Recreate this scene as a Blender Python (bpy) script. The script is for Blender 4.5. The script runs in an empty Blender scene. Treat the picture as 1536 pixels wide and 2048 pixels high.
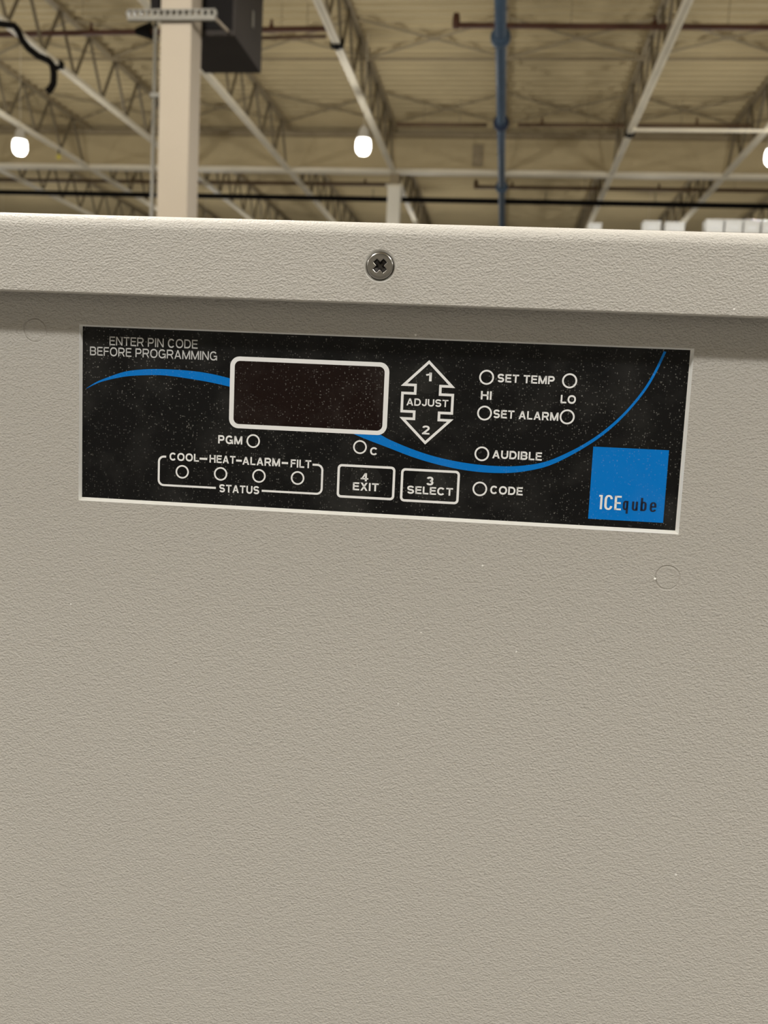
import bpy, bmesh, math, random
from mathutils import Vector, Matrix
random.seed(7)
S = bpy.context.scene
COL = S.collection

# ------------------------------------------------------------------ camera, world, exposure
F_PX = 1850.0
CAM_Z = 1.3615                      # eye height of the phone above the floor
R_CW = Matrix(((0.99079088, 0.12704255, 0.04683613),     # rows: camera right, down, forward in the hall's axes
               (0.05945363, -0.09741613, -0.99346634),
               (-0.1216499, 0.98710196, -0.10407215)))
right, down, fwd = (Vector(R_CW[i]).normalized() for i in range(3))
cam_d = bpy.data.cameras.new('camera'); cam = bpy.data.objects.new('camera', cam_d); COL.objects.link(cam)
m = Matrix((right, -down, -fwd)).transposed().to_4x4(); m.translation = (0, 0, CAM_Z)
cam.matrix_world = m
cam_d.sensor_fit = 'HORIZONTAL'; cam_d.sensor_width = 36.0; cam_d.lens = F_PX * 36.0 / 1536.0
cam_d.clip_start = 0.01; cam_d.clip_end = 300
cam_d.dof.use_dof = True; cam_d.dof.focus_distance = 0.283; cam_d.dof.aperture_fstop = 31.0
S.camera = cam
w = bpy.data.worlds.new('world'); S.world = w; w.use_nodes = True
w.node_tree.nodes['Background'].inputs[0].default_value = (0.9, 0.85, 0.75, 1)
w.node_tree.nodes['Background'].inputs[1].default_value = 0.02
S.view_settings.view_transform = 'Standard'; S.view_settings.look = 'None'
S.view_settings.gamma = 1.0; S.view_settings.use_curve_mapping = False
S.view_settings.exposure = 0.0
LAMP_W, LAMP_UP = 700.0, 135.0     # watts of one high bay lamp: downward beam, glow to all sides
LAMP_COL = (1.0, 0.98, 0.94)

# ------------------------------------------------------------------ helpers
def ray(px, py):
    return right * ((px - 768) / F_PX) + down * ((py - 1024) / F_PX) + fwd
O = Vector((0, 0, CAM_Z))
def at_y(px, py, Y):                # point of the hall at depth Y that the photo shows at (px, py)
    d = ray(px, py); return O + d * (Y / d.y)
def at_z(px, py, h):                # the same on the level h metres above the camera
    d = ray(px, py); return O + d * (h / d.z)

def srgb(r, g, b):
    f = lambda c: (c / 255 / 12.92) if c <= 10 else ((c / 255 + 0.055) / 1.055) ** 2.4
    return (f(r), f(g), f(b), 1)

def mat(name, col, rough=0.5, metal=0.0, noise=None, bump=None, spec=0.5, emit=None):
    """noise=(scale, amount): colour mottling; bump=(scale, strength, distance)"""
    M = bpy.data.materials.new(name); M.use_nodes = True
    nt = M.node_tree; b = nt.nodes['Principled BSDF']
    b.inputs['Base Color'].default_value = col
    b.inputs['Roughness'].default_value = rough; b.inputs['Metallic'].default_value = metal
    b.inputs['Specular IOR Level'].default_value = spec
    tc = nt.nodes.new('ShaderNodeTexCoord')
    if noise:
        n = nt.nodes.new('ShaderNodeTexNoise'); n.inputs['Scale'].default_value = noise[0]; n.inputs['Detail'].default_value = 5
        nt.links.new(tc.outputs['Object'], n.inputs['Vector'])
        r = nt.nodes.new('ShaderNodeMapRange'); r.inputs[1].default_value = 0.3; r.inputs[2].default_value = 0.7
        r.inputs[3].default_value = 1 - noise[1]; r.inputs[4].default_value = 1 + noise[1] * 0.6
        nt.links.new(n.outputs['Fac'], r.inputs[0])
        x = nt.nodes.new('ShaderNodeVectorMath'); x.operation = 'SCALE'; x.inputs[0].default_value = col[:3]
        nt.links.new(r.outputs[0], x.inputs['Scale']); nt.links.new(x.outputs[0], b.inputs['Base Color'])
    if bump:
        n = nt.nodes.new('ShaderNodeTexNoise'); n.inputs['Scale'].default_value = bump[0]; n.inputs['Detail'].default_value = 3
        nt.links.new(tc.outputs['Object'], n.inputs['Vector'])
        u = nt.nodes.new('ShaderNodeBump'); u.inputs['Strength'].default_value = bump[1]; u.inputs['Distance'].default_value = bump[2]
        nt.links.new(n.outputs['Fac'], u.inputs['Height']); nt.links.new(u.outputs[0], b.inputs['Normal'])
    if emit:
        b.inputs['Emission Color'].default_value = emit[0]; b.inputs['Emission Strength'].default_value = emit[1]
    return M

def powder_mat():
    M = bpy.data.materials.new('grey_powder_coat'); M.use_nodes = True
    nt = M.node_tree; b = nt.nodes['Principled BSDF']; L = nt.links
    tc = nt.nodes.new('ShaderNodeTexCoord')
    mp = nt.nodes.new('ShaderNodeMapping'); mp.inputs['Scale'].default_value = (1.0, 1.0, 1.35); mp.inputs['Rotation'].default_value = (0, 0.25, 0)
    L.new(tc.outputs['Object'], mp.inputs['Vector'])
    n1 = nt.nodes.new('ShaderNodeTexNoise'); n1.inputs['Scale'].default_value = 1350; n1.inputs['Detail'].default_value = 2.5; n1.inputs['Roughness'].default_value = 0.55
    n2 = nt.nodes.new('ShaderNodeTexNoise'); n2.inputs['Scale'].default_value = 420; n2.inputs['Detail'].default_value = 2
    L.new(mp.outputs[0], n1.inputs['Vector']); L.new(mp.outputs[0], n2.inputs['Vector'])
    p = nt.nodes.new('ShaderNodeMath'); p.operation = 'POWER'; p.inputs[1].default_value = 1.8; L.new(n1.outputs['Fac'], p.inputs[0])
    a = nt.nodes.new('ShaderNodeMath'); a.operation = 'MULTIPLY_ADD'; a.inputs[1].default_value = 0.35
    L.new(n2.outputs['Fac'], a.inputs[0]); L.new(p.outputs[0], a.inputs[2])
    u = nt.nodes.new('ShaderNodeBump'); u.inputs['Strength'].default_value = 1.0; u.inputs['Distance'].default_value = 0.00045
    L.new(a.outputs[0], u.inputs['Height']); L.new(u.outputs[0], b.inputs['Normal'])
    # tiny pale specks
    v = nt.nodes.new('ShaderNodeTexVoronoi'); v.inputs['Scale'].default_value = 170; L.new(tc.outputs['Object'], v.inputs['Vector'])
    lt = nt.nodes.new('ShaderNodeMath'); lt.operation = 'LESS_THAN'; lt.inputs[1].default_value = 0.06; L.new(v.outputs['Distance'], lt.inputs[0])
    sp = nt.nodes.new('ShaderNodeSeparateColor'); L.new(v.outputs['Color'], sp.inputs[0])
    gt = nt.nodes.new('ShaderNodeMath'); gt.operation = 'GREATER_THAN'; gt.inputs[1].default_value = 0.93; L.new(sp.outputs[0], gt.inputs[0])
    ml = nt.nodes.new('ShaderNodeMath'); ml.operation = 'MULTIPLY'; L.new(lt.outputs[0], ml.inputs[0]); L.new(gt.outputs[0], ml.inputs[1])
    mx = nt.nodes.new('ShaderNodeMix'); mx.data_type = 'RGBA'
    mx.inputs[6].default_value = PANEL_COL; mx.inputs[7].default_value = (0.85, 0.83, 0.78, 1)
    L.new(ml.outputs[0], mx.inputs[0]); L.new(mx.outputs[2], b.inputs['Base Color'])
    b.inputs['Roughness'].default_value = 0.48; b.inputs['Specular IOR Level'].default_value = 0.35
    return M

def dusty_mat(name, col, rough=0.3, dust=1.0):
    """smooth printed film with lint, specks and a greasy haze"""
    M = bpy.data.materials.new(name); M.use_nodes = True
    nt = M.node_tree; b = nt.nodes['Principled BSDF']; L = nt.links
    tc = nt.nodes.new('ShaderNodeTexCoord')
    def specks(scale, radius, keep, stretch, rot):
        mp = nt.nodes.new('ShaderNodeMapping'); mp.inputs['Scale'].default_value = stretch; mp.inputs['Rotation'].default_value = (0, rot, 0)
        L.new(tc.outputs['Object'], mp.inputs['Vector'])
        v = nt.nodes.new('ShaderNodeTexVoronoi'); v.inputs['Scale'].default_value = scale; L.new(mp.outputs[0], v.inputs['Vector'])
        s = nt.nodes.new('ShaderNodeSeparateColor'); L.new(v.outputs['Color'], s.inputs[0])
        g = nt.nodes.new('ShaderNodeMapRange'); g.inputs[1].default_value = keep; g.inputs[2].default_value = 1.0; L.new(s.outputs[0], g.inputs[0])
        d = nt.nodes.new('ShaderNodeMapRange'); d.inputs[1].default_value = radius; d.inputs[2].default_value = radius * 0.35; L.new(v.outputs['Distance'], d.inputs[0])
        k = nt.nodes.new('ShaderNodeMath'); k.operation = 'MULTIPLY'; L.new(g.outputs[0], k.inputs[0]); L.new(d.outputs[0], k.inputs[1])
        return k
    parts = [specks(1500, 0.34, 0.50, (1, 1, 1), 0), specks(1000, 0.16, 0.45, (1, 1, 0.35), 0.7), specks(1050, 0.16, 0.5, (0.3, 1, 1), 0.5), specks(520, 0.15, 0.55, (1, 1, 1), 0)]
    tot = parts[0]
    for q in parts[1:]:
        z = nt.nodes.new('ShaderNodeMath'); z.operation = 'MAXIMUM'; L.new(tot.outputs[0], z.inputs[0]); L.new(q.outputs[0], z.inputs[1]); tot = z
    n = nt.nodes.new('ShaderNodeTexNoise'); n.inputs['Scale'].default_value = 26; n.inputs['Detail'].default_value = 4; L.new(tc.outputs['Object'], n.inputs['Vector'])
    hz = nt.nodes.new('ShaderNodeMapRange'); hz.inputs[1].default_value = 0.38; hz.inputs[2].default_value = 0.72; hz.inputs[3].default_value = 0.25; hz.inputs[4].default_value = 1.0
    L.new(n.outputs['Fac'], hz.inputs[0])
    t2 = nt.nodes.new('ShaderNodeMath'); t2.operation = 'MULTIPLY'; L.new(tot.outputs[0], t2.inputs[0]); L.new(hz.outputs[0], t2.inputs[1])
    t3 = nt.nodes.new('ShaderNodeMath'); t3.operation = 'MULTIPLY'; t3.inputs[1].default_value = 0.5 * dust; L.new(t2.outputs[0], t3.inputs[0])
    n2 = nt.nodes.new('ShaderNodeTexNoise'); n2.inputs['Scale'].default_value = 60; n2.inputs['Detail'].default_value = 6; L.new(tc.outputs['Object'], n2.inputs['Vector'])
    h2 = nt.nodes.new('ShaderNodeMapRange'); h2.inputs[1].default_value = 0.48; h2.inputs[2].default_value = 0.85; h2.inputs[3].default_value = 0.0; h2.inputs[4].default_value = 0.045 * dust
    L.new(n2.outputs['Fac'], h2.inputs[0])
    t4 = nt.nodes.new('ShaderNodeMath'); t4.operation = 'ADD'; L.new(t3.outputs[0], t4.inputs[0]); L.new(h2.outputs[0], t4.inputs[1])
    mx = nt.nodes.new('ShaderNodeMix'); mx.data_type = 'RGBA'; mx.inputs[6].default_value = col; mx.inputs[7].default_value = (0.62, 0.60, 0.55, 1)
    L.new(t4.outputs[0], mx.inputs[0]); L.new(mx.outputs[2], b.inputs['Base Color'])
    b.inputs['Roughness'].default_value = rough; b.inputs['Specular IOR Level'].default_value = 0.15
    return M

class MB:
    def __init__(self): self.bm = bmesh.new()
    def box(self, c, s, rot=None):
        """box centred at c with full sizes s"""
        vs = []
        for dx in (-.5, .5):
            for dy in (-.5, .5):
                for dz in (-.5, .5):
                    p = Vector((dx * s[0], dy * s[1], dz * s[2]))
                    if rot: p = rot @ p
                    vs.append(self.bm.verts.new(p + Vector(c)))
        for f in ((0, 1, 3, 2), (4, 6, 7, 5), (0, 4, 5, 1), (2, 3, 7, 6), (0, 2, 6, 4), (1, 5, 7, 3)):
            self.bm.faces.new([vs[i] for i in f])
        return self
    def bar(self, a, b, wx, wz, up=(0, 0, 1)):
        """rectangular bar from a to b"""
        a, b = Vector(a), Vector(b); d = (b - a); n = d.normalized(); u = Vector(up)
        if abs(n.dot(u)) > .99: u = Vector((0, 1, 0))
        x = n.cross(u).normalized(); z = x.cross(n)
        return self.box((a + b) / 2, (wx, d.length, wz), Matrix((x, n, z)).transposed())
    def tube(self, pts, r, seg=12, caps=True):
        pts = [Vector(p) for p in pts]; rs = r if isinstance(r, (list, tuple)) else [r] * len(pts)
        rings = []; prev = None
        for i, p in enumerate(pts):
            t = (pts[min(i + 1, len(pts) - 1)] - pts[max(i - 1, 0)]).normalized()
            u = prev if prev is not None else (Vector((0, 0, 1)) if abs(t.z) < .9 else Vector((1, 0, 0)))
            u = (u - t * u.dot(t)).normalized(); prev = u; v = t.cross(u)
            rings.append([self.bm.verts.new(p + (u * math.cos(2 * math.pi * k / seg) + v * math.sin(2 * math.pi * k / seg)) * rs[i]) for k in range(seg)])
        for a, b in zip(rings, rings[1:]):
            for k in range(seg): self.bm.faces.new((a[k], a[(k + 1) % seg], b[(k + 1) % seg], b[k]))
        if caps:
            self.bm.faces.new(rings[0][::-1]); self.bm.faces.new(rings[-1])
        return self
    def lathe(self, prof, seg=24, axis='Z', c=(0, 0, 0)):
        """prof: list of (radius, height) from one end to the other"""
        c = Vector(c); rings = []
        for r, h in prof:
            ring = []
            for k in range(seg):
                a = 2 * math.pi * k / seg; x, y = r * math.cos(a), r * math.sin(a)
                p = Vector((x, y, h)) if axis == 'Z' else Vector((x, h, y))
                ring.append(self.bm.verts.new(c + p))
            rings.append(ring)
        for a, b in zip(rings, rings[1:]):
            for k in range(seg): self.bm.faces.new((a[k], a[(k + 1) % seg], b[(k + 1) % seg], b[k]))
        self.bm.faces.new(rings[0][::-1]); self.bm.faces.new(rings[-1])
        return self
    def plate(self, loop, y0, y1):
        """prism of a closed (x, z) outline between depths y0 and y1"""
        a = [self.bm.verts.new((p[0], y0, p[1])) for p in loop]; b = [self.bm.verts.new((p[0], y1, p[1])) for p in loop]
        n = len(loop)
        self.bm.faces.new(a); self.bm.faces.new(b[::-1])
        for k in range(n): self.bm.faces.new((a[k], b[k], b[(k + 1) % n], a[(k + 1) % n]))
        return self
    def band(self, outer, inner, y0, y1, closed=True):
        """flat printed stroke between two matching outlines"""
        n = len(outer); V = []
        for y in (y0, y1): V.append([[self.bm.verts.new((p[0], y, p[1])) for p in loop] for loop in (outer, inner)])
        for k in range(n if closed else n - 1):
            j = (k + 1) % n
            self.bm.faces.new((V[0][0][k], V[0][0][j], V[0][1][j], V[0][1][k]))
            self.bm.faces.new((V[0][0][k], V[1][0][k], V[1][0][j], V[0][0][j]))
            self.bm.faces.new((V[0][1][k], V[0][1][j], V[1][1][j], V[1][1][k]))
        return self
    def obj(self, name, material, parent=None, smooth=False, bevel=0):
        bmesh.ops.recalc_face_normals(self.bm, faces=self.bm.faces)
        me = bpy.data.meshes.new(name); self.bm.to_mesh(me); self.bm.free()
        me.materials.append(material)
        if smooth:
            for p in me.polygons: p.use_smooth = True
        o = bpy.data.objects.new(name, me); COL.objects.link(o)
        if parent is not None: o.parent = parent
        if bevel:
            b = o.modifiers.new('bevel', 'BEVEL'); b.width = bevel; b.segments = 2; b.limit_method = 'ANGLE'
        return o

def tag(o, label=None, cat=None, group=None, kind=None):
    if label: o['label'] = label
    if cat: o['category'] = cat
    if group: o['group'] = group
    if kind: o['kind'] = kind
    return o
def thing(name, loc, label, cat, group=None):
    o = bpy.data.objects.new(name, None); COL.objects.link(o); o.location = loc
    o.empty_display_size = 0.1
    return tag(o, label, cat, group)
def copy_tree(o, parent=None):
    c = o.copy(); COL.objects.link(c)
    if parent is not None: c.parent = parent
    for ch in list(o.children): copy_tree(ch, c)
    return c

# ------------------------------------------------------------------ materials
PANEL_COL = (0.49, 0.465, 0.42, 1)
MAT_POWDER = powder_mat()
MAT_FILM = dusty_mat('black_printed_film', (0.006, 0.006, 0.006, 1), 0.32)
MAT_WINDOW = dusty_mat('dark_red_display_window', (0.010, 0.004, 0.003, 1), 0.25)
MAT_BLUE = dusty_mat('printed_blue', (0.0, 0.19, 0.64, 1), 0.35, 0.45)
MAT_WHITE = mat('printed_white', (0.90, 0.90, 0.89, 1), 0.4)
MAT_SHADEDINK = mat('printed_white_shaded', (0.58, 0.58, 0.57, 1), 0.4)  # white lettering greyed to stand for the cover lip's shade
MAT_NAVY = mat('printed_navy', (0.004, 0.010, 0.035, 1), 0.4)
MAT_CHAMFER = mat('lit_cut_edge', (0.94, 0.93, 0.88, 1), 0.45)  # edge coloured paler than the panel coat, as if lit from above
MAT_RIM = mat('grey_paint_rim', (0.62, 0.60, 0.55, 1), 0.4)
MAT_STEEL = mat('bright_screw_steel', (0.30, 0.285, 0.26, 1), 0.25, 1.0)
MAT_DARKSLOT = mat('dark_recess_steel', (0.06, 0.055, 0.05, 1), 0.4, 0.8)
MAT_DECK = mat('roof_deck_paint', (0.58, 0.475, 0.275, 1), 0.7, noise=(0.5, 0.10))
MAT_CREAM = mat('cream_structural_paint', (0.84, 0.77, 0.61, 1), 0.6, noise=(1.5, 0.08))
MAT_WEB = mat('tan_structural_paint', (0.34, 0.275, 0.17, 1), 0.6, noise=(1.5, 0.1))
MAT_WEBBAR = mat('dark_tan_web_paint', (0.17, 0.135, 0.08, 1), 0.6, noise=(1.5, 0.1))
MAT_WHITECOL = mat('white_column_paint', (0.92, 0.88, 0.76, 1), 0.6)
MAT_COLUMN = mat('beige_column_paint', (0.27, 0.222, 0.158, 1), 0.6, noise=(1.2, 0.06))
MAT_RED = mat('red_oxide_pipe_paint', (0.085, 0.028, 0.011, 1), 0.6, noise=(2, 0.15))
MAT_BROWN = mat('brown_pipe_paint', (0.13, 0.075, 0.035, 1), 0.6, noise=(2, 0.15))
MAT_BLUEPIPE = mat('blue_pipe_paint', (0.048, 0.085, 0.135, 1), 0.5, noise=(3, 0.12))
MAT_BLACK = mat('black_paint', (0.006, 0.005, 0.0045, 1), 0.7, spec=0.08)
MAT_DARKBOX = mat('dark_brown_black_sheet_metal', (0.020, 0.015, 0.011, 1), 0.6, spec=0.15, noise=(3, 0.15))
MAT_GALV = mat('dull_galvanised_steel', (0.13, 0.118, 0.092, 1), 0.55, 0.2, noise=(6, 0.15))
MAT_CONC = mat('sealed_concrete', (0.165, 0.157, 0.145, 1), 0.45, noise=(0.4, 0.12), bump=(30, 0.1, 0.002))
MAT_WALL = mat('hall_wall_paint', (0.32, 0.30, 0.26, 1), 0.8, noise=(0.3, 0.05))
MAT_TOTE = mat('white_plastic_tote', (0.55, 0.54, 0.50, 1), 0.4)
MAT_RACK = mat('rack_blue_steel', (0.04, 0.10, 0.25, 1), 0.5)
MAT_RACKBEAM = mat('rack_orange_beam', (0.55, 0.20, 0.05, 1), 0.5)
MAT_LAMPBODY = mat('white_lamp_housing', (0.75, 0.73, 0.68, 1), 0.5)
MAT_LENS = mat('glowing_lamp_lens', (0.9, 0.9, 0.85, 1), 0.4, emit=((1.0, 0.95, 0.86, 1), 7.0))
MAT_YELLOW = mat('yellow_tag', (0.65, 0.55, 0.08, 1), 0.5)

# ------------------------------------------------------------------ the hall: floor, ceiling, walls
HC, HT = 7.0, 8.24                  # lower chord and deck above the camera
ZC, ZT = CAM_Z + HC, CAM_Z + HT
XW, YB, YF = 34.0, -13.0, 62.0
tag(MB().box((0, (YB + YF) / 2, -0.1), (2 * XW, YF - YB, 0.2)).obj('floor', MAT_CONC), kind='structure')
tag(MB().box((-XW - .1, (YB + YF) / 2, ZT / 2), (0.2, YF - YB, ZT + .3)).obj('wall_left', MAT_WALL), kind='structure')
tag(MB().box((XW + .1, (YB + YF) / 2, ZT / 2), (0.2, YF - YB, ZT + .3)).obj('wall_right', MAT_WALL), kind='structure')
tag(MB().box((0, YB - .1, ZT / 2), (2 * XW + .4, 0.2, ZT + .3)).obj('wall_back', MAT_WALL), kind='structure')
tag(MB().box((0, YF + .1, ZT / 2), (2 * XW + .4, 0.2, ZT + .3)).obj('wall_front', MAT_WALL), kind='structure')
b = MB(); y = YB; prof = []
while y < YF:
    prof += [(y, ZT + .055), (y + .20, ZT + .055), (y + .235, ZT + .005), (y + .305, ZT + .005)]; y += .34
prof.append((YF, ZT + .055))
va = [(b.bm.verts.new((-XW, p[0], p[1])), b.bm.verts.new((XW, p[0], p[1]))) for p in prof]
for p, q in zip(va, va[1:]): b.bm.faces.new((p[0], p[1], q[1], q[0]))
t0 = b.bm.verts.new((-XW, YB, ZT + .2)); t1 = b.bm.verts.new((XW, YB, ZT + .2)); t2 = b.bm.verts.new((XW, YF, ZT + .2)); t3 = b.bm.verts.new((-XW, YF, ZT + .2))
b.bm.faces.new((t0, t1, t2, t3))
tag(b.obj('ceiling', MAT_DECK), kind='structure')

# ------------------------------------------------------------------ steel: girder, joists, columns, braces
DG = at_z(768, 347, HC).y           # depth of the girder line
DC = 8.8                            # depth of the near column line
# lower chords: where each joist runs, from points on its chord
def mean_x(*pts): return sum(at_z(p[0], p[1], HC).x for p in pts) / len(pts)
JX = [mean_x((0, 225), (135, 315)), mean_x((135, 146), (294, 278)), mean_x((416, 154), (568, 332)), mean_x((635, 0), (717, 190), (771, 311)),
      mean_x((1005, 0), (1003, 300)), mean_x((1383, 0), (1300, 169), (1239, 315)), mean_x((1524, 270), (1409, 400))]
JX = [2 * JX[0] - JX[1]] + JX + [2 * JX[6] - JX[5]]
gr = thing('roof_girder', (0, DG, ZC), 'long cream roof girder crossing the whole picture behind the lamps', 'girder')
MB().box((0, 0, .05), (50, .30, .11)).obj('bottom_flange', MAT_CREAM, gr)
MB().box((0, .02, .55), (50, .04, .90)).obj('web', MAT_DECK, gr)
MB().box((0, 0, 1.06), (50, .30, .13)).obj('top_flange', MAT_WEB, gr)  # darker tan stands in for shade on this flange
p = at_y(955, 320, DG)
MB().box((p.x, -.02, .53), (.30, .03, .62)).obj('web_patch', MAT_WEB, gr)  # darker rectangle on the girder web

def joist_data(L):
    """meshes of one bar joist of length L: chords along +Y from the origin, a 1.4 m web panel"""
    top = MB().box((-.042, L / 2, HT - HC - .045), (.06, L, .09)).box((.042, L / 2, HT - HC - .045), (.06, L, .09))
    bot = MB().box((-.042, L / 2, .04), (.065, L, .08)).box((.042, L / 2, .04), (.065, L, .08)).box((0, L / 2, .07), (.03, L, .02))
    return top, bot
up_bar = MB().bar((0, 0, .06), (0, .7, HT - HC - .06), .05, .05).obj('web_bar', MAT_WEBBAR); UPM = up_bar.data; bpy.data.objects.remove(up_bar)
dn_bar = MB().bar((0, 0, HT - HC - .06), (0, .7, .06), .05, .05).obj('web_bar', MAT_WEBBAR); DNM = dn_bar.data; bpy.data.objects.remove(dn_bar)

def joist(X, y0, y1, label, group, single=True):
    L = y1 - y0
    j = thing('bar_joist', (X, y0, ZC), label, 'joist', group)
    top, bot = joist_data(L)
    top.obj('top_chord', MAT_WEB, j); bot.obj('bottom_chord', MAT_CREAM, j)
    if single:
        k = 0; y = .15
        while y + .7 < L:
            o = bpy.data.objects.new('web_bar', UPM if k % 2 == 0 else DNM); COL.objects.link(o); o.parent = j; o.location = (0, y, 0)
            y += .7; k += 1
    else:
        m_ = MB(); k = 0; y = .15
        while y + .7 < L:
            a, c = (.06, HT - HC - .06) if k % 2 == 0 else (HT - HC - .06, .06)
            m_.bar((0, y, a), (0, y + .7, c), .05, .05); y += .7; k += 1
        m_.obj('web_bars', MAT_WEBBAR, j)['kind'] = 'stuff'
    return j
near_labels = [
    'cream bar joist outermost on the left, left of the lamp at the left edge',
    'cream bar joist running down to the lamp at the left edge',
    'cream bar joist the black hose hangs from, left of the big column',
    'cream bar joist coming out from under the black hanging box',
    'cream bar joist passing beside the lamp in the middle to the slim column',
    'cream bar joist directly above the blue pipe, hidden behind it',
    'cream bar joist with a black clamp, first to the right of the blue pipe',
    'cream bar joist at the right edge of the picture beside the right lamp',
    'cream bar joist outermost on the right, past the right lamp']
far_labels = [s.replace('cream bar joist', 'far bar joist beyond the girder in line with the one') for s in near_labels]
far_labels = [
    'distant bar joist beyond the girder, second left of the big column\'s line, outermost',
    'distant bar joist beyond the girder, low at the left edge',
    'distant bar joist beyond the girder, just left of the big beige column',
    'distant bar joist beyond the girder, right of the big beige column',
    'distant bar joist beyond the girder, behind the slim white column',
    'distant bar joist beyond the girder, behind the blue pipe',
    'distant bar joist beyond the girder, above the single small tote',
    'distant bar joist beyond the girder, above the row of white totes',
    'distant bar joist beyond the girder, farthest right']
for i, X in enumerate(JX):
    joist(X, DC, DG - .16, near_labels[i], 'roof joists of the near bay')
    joist(X, DG + .16, DG + 17.5, far_labels[i], 'roof joists of the far bay', single=False)

# bracing in the roof plane
def cross_brace(x0, x1, y0, y1, label):
    t = thing('cross_brace', ((x0 + x1) / 2, (y0 + y1) / 2, ZT - .07), label, 'brace', 'crossed roof braces')
    hx, hy = (x1 - x0) / 2, (y1 - y0) / 2
    MB().bar((-hx, -hy, .012), (hx, hy, .012), .07, .02).obj('brace_bar', MAT_WEB, t)
    MB().bar((-hx, hy, -.012), (hx, -hy, -.012), .07, .02).obj('brace_bar', MAT_WEB, t)
    MB().box((0, 0, 0), (.22, .22, .012)).obj('gusset', MAT_WEB, t)
B1 = (at_z(850, 38, HT - .07).y, at_z(850, 113, HT - .07).y)
B2 = (at_z(875, 188, HT - .07).y, at_z(875, 245, HT - .07).y)
bay_names = ['left of the joist to the left lamp', 'between the left lamp and the hose', 'between the hose and the black box',
             'between the black box and the middle lamp', 'between the middle lamp and the blue pipe', 'right of the blue pipe',
             'between the clamp joist and the right edge', 'past the right edge joist']
for i in range(len(JX) - 1):
    for row, (a, c) in (('near', B1), ('far', B2)):
        cross_brace(JX[i] + .0938, JX[i + 1] - .0938, a, c, '%s X of thin roof braces %s' % (row, bay_names[i]))
st = MB().bar((JX[0], B1[1] + .06, ZT - .10), (JX[-1], B1[1] + .06, ZT - .10), .07, .05).obj('roof_strut', MAT_WEB)
tag(st, 'thin straight strut under the roof deck behind the near crossed braces', 'strut')

def column(px_l, px_r, py, D, label, wide_y=None):
    a, c = at_y(px_l, py, D), at_y(px_r, py, D); wd = c.x - a.x
    t = thing('steel_column', ((a.x + c.x) / 2, D + wd / 2, 0), label, 'column')
    return t, wd
cx, wd = column(318, 379, 200, DC, 'big beige square column left of the black hanging box')
MB().box((0, 0, ZC / 2), (wd, wd, ZC - .002)).obj('shaft', MAT_COLUMN, cx, bevel=.006)
MB().box((0, 0, .012), (wd + .04, wd + .04, .024)).obj('base_plate', MAT_COLUMN, cx)
X1, W1 = cx.location.x, wd
c2, wd2 = column(774, 799, 410, DG, 'slim white column under the end of the middle joist')
MB().box((0, 0, (ZC - .35) / 2), (wd2, wd2, ZC - .35)).obj('shaft', MAT_WHITECOL, c2, bevel=.005)
MB().box((0, 0, ZC - .33), (wd2 + .12, wd2 + .12, .04)).obj('cap_plate', MAT_CREAM, c2)
MB().box((0, 0, ZC - .16), (wd2 * .7, wd2 * .7, .32)).obj('bearing_stub', MAT_WEB, c2)
MB().box((0, 0, .012), (wd2 + .2, wd2 + .2, .024)).obj('base_plate', MAT_CREAM, c2)

# ------------------------------------------------------------------ pipes
def sprinkler_head(b, p, up=.13):
    b.tube([p, p + Vector((0, 0, up))], .035, 8)
DA = at_z(1200, 54, 7.62).y; DB = at_z(1200, 250, 7.62).y; DD = at_z(900, 372, 7.62).y
def branch(name, pa, pb, r, m_, label, heads, elbow=None, group='sprinkler branch pipes'):
    t = thing(name, pa, label, 'pipe', group)
    MB().tube([Vector((0, 0, 0)), pb - pa], r, 10).obj('pipe_run', m_, t, smooth=True)
    for h in heads:
        q = pa + (pb - pa) * h - pa
        MB().tube([q, q + Vector((0, 0, .10))], .045, 8).tube([q + Vector((0, 0, .10)), q + Vector((0, 0, .19))], .028, 8).obj('sprinkler_head', m_, t)
    for h in (.3, .7):
        q = (pb - pa) * h
        MB().tube([q, Vector((q.x, q.y, ZT - pa.z + .003))], .009, 6).obj('hanger_rod', MAT_WEB, t)
    if elbow: MB().tube([Vector((-.02, 0, -.05)), Vector((-.02, 0, .10)), Vector((-.02, 0, .22))], [.07, .075, .06], 10).obj('elbow', m_, t, smooth=True)
    return t
la, lb = at_y(-40, 69.5, DA), at_y(668, 57, DA)
redp = branch('sprinkler_pipe', la, lb, .055, MAT_RED, 'red sprinkler pipe passing behind the big column and the black box', [.325, .83])
branch('conduit_run', at_y(524, 76, DA + .3), at_y(652, 73, DA + .3), .04, MAT_BROWN, 'short dark conduit under the red pipe right of the black box', [], group=None)
branch('sprinkler_pipe', at_y(914, 51, DA), at_y(1700, 56, DA), .055, MAT_RED, 'red sprinkler pipe at the upper right, its end turned up beside the blue pipe', [.515], elbow=True)
branch('sprinkler_pipe', at_y(793, 249, DB), at_y(974, 250, DB), .05, MAT_BROWN, 'short brown sprinkler pipe just left of the blue pipe', [])
branch('sprinkler_pipe', at_y(1036, 250, DB), at_y(1506, 252, DB), .05, MAT_BROWN, 'brown sprinkler pipe with two heads right of the blue pipe', [.104, .766])
branch('sprinkler_pipe', at_y(953, 374, DD), at_y(1700, 384, DD), .06, MAT_BROWN, 'distant brown sprinkler pipe low on the right, below the girder flange', [.1, .5], elbow=True)
branch('sprinkler_pipe', at_y(-60, 359, DD), at_y(780, 369, DD), .06, MAT_BROWN, 'distant brown sprinkler pipe low on the left, below the girder flange', [.4, .944])
bp_z = 6.45
ba, bb = at_z(1005.5, -30, bp_z), at_z(1001, 425, bp_z)
bx = (ba.x + bb.x) / 2
bt = thing('blue_pipe', (bx, 6.0, CAM_Z + bp_z), 'blue overhead pipe running away straight down the hall', 'pipe')
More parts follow.
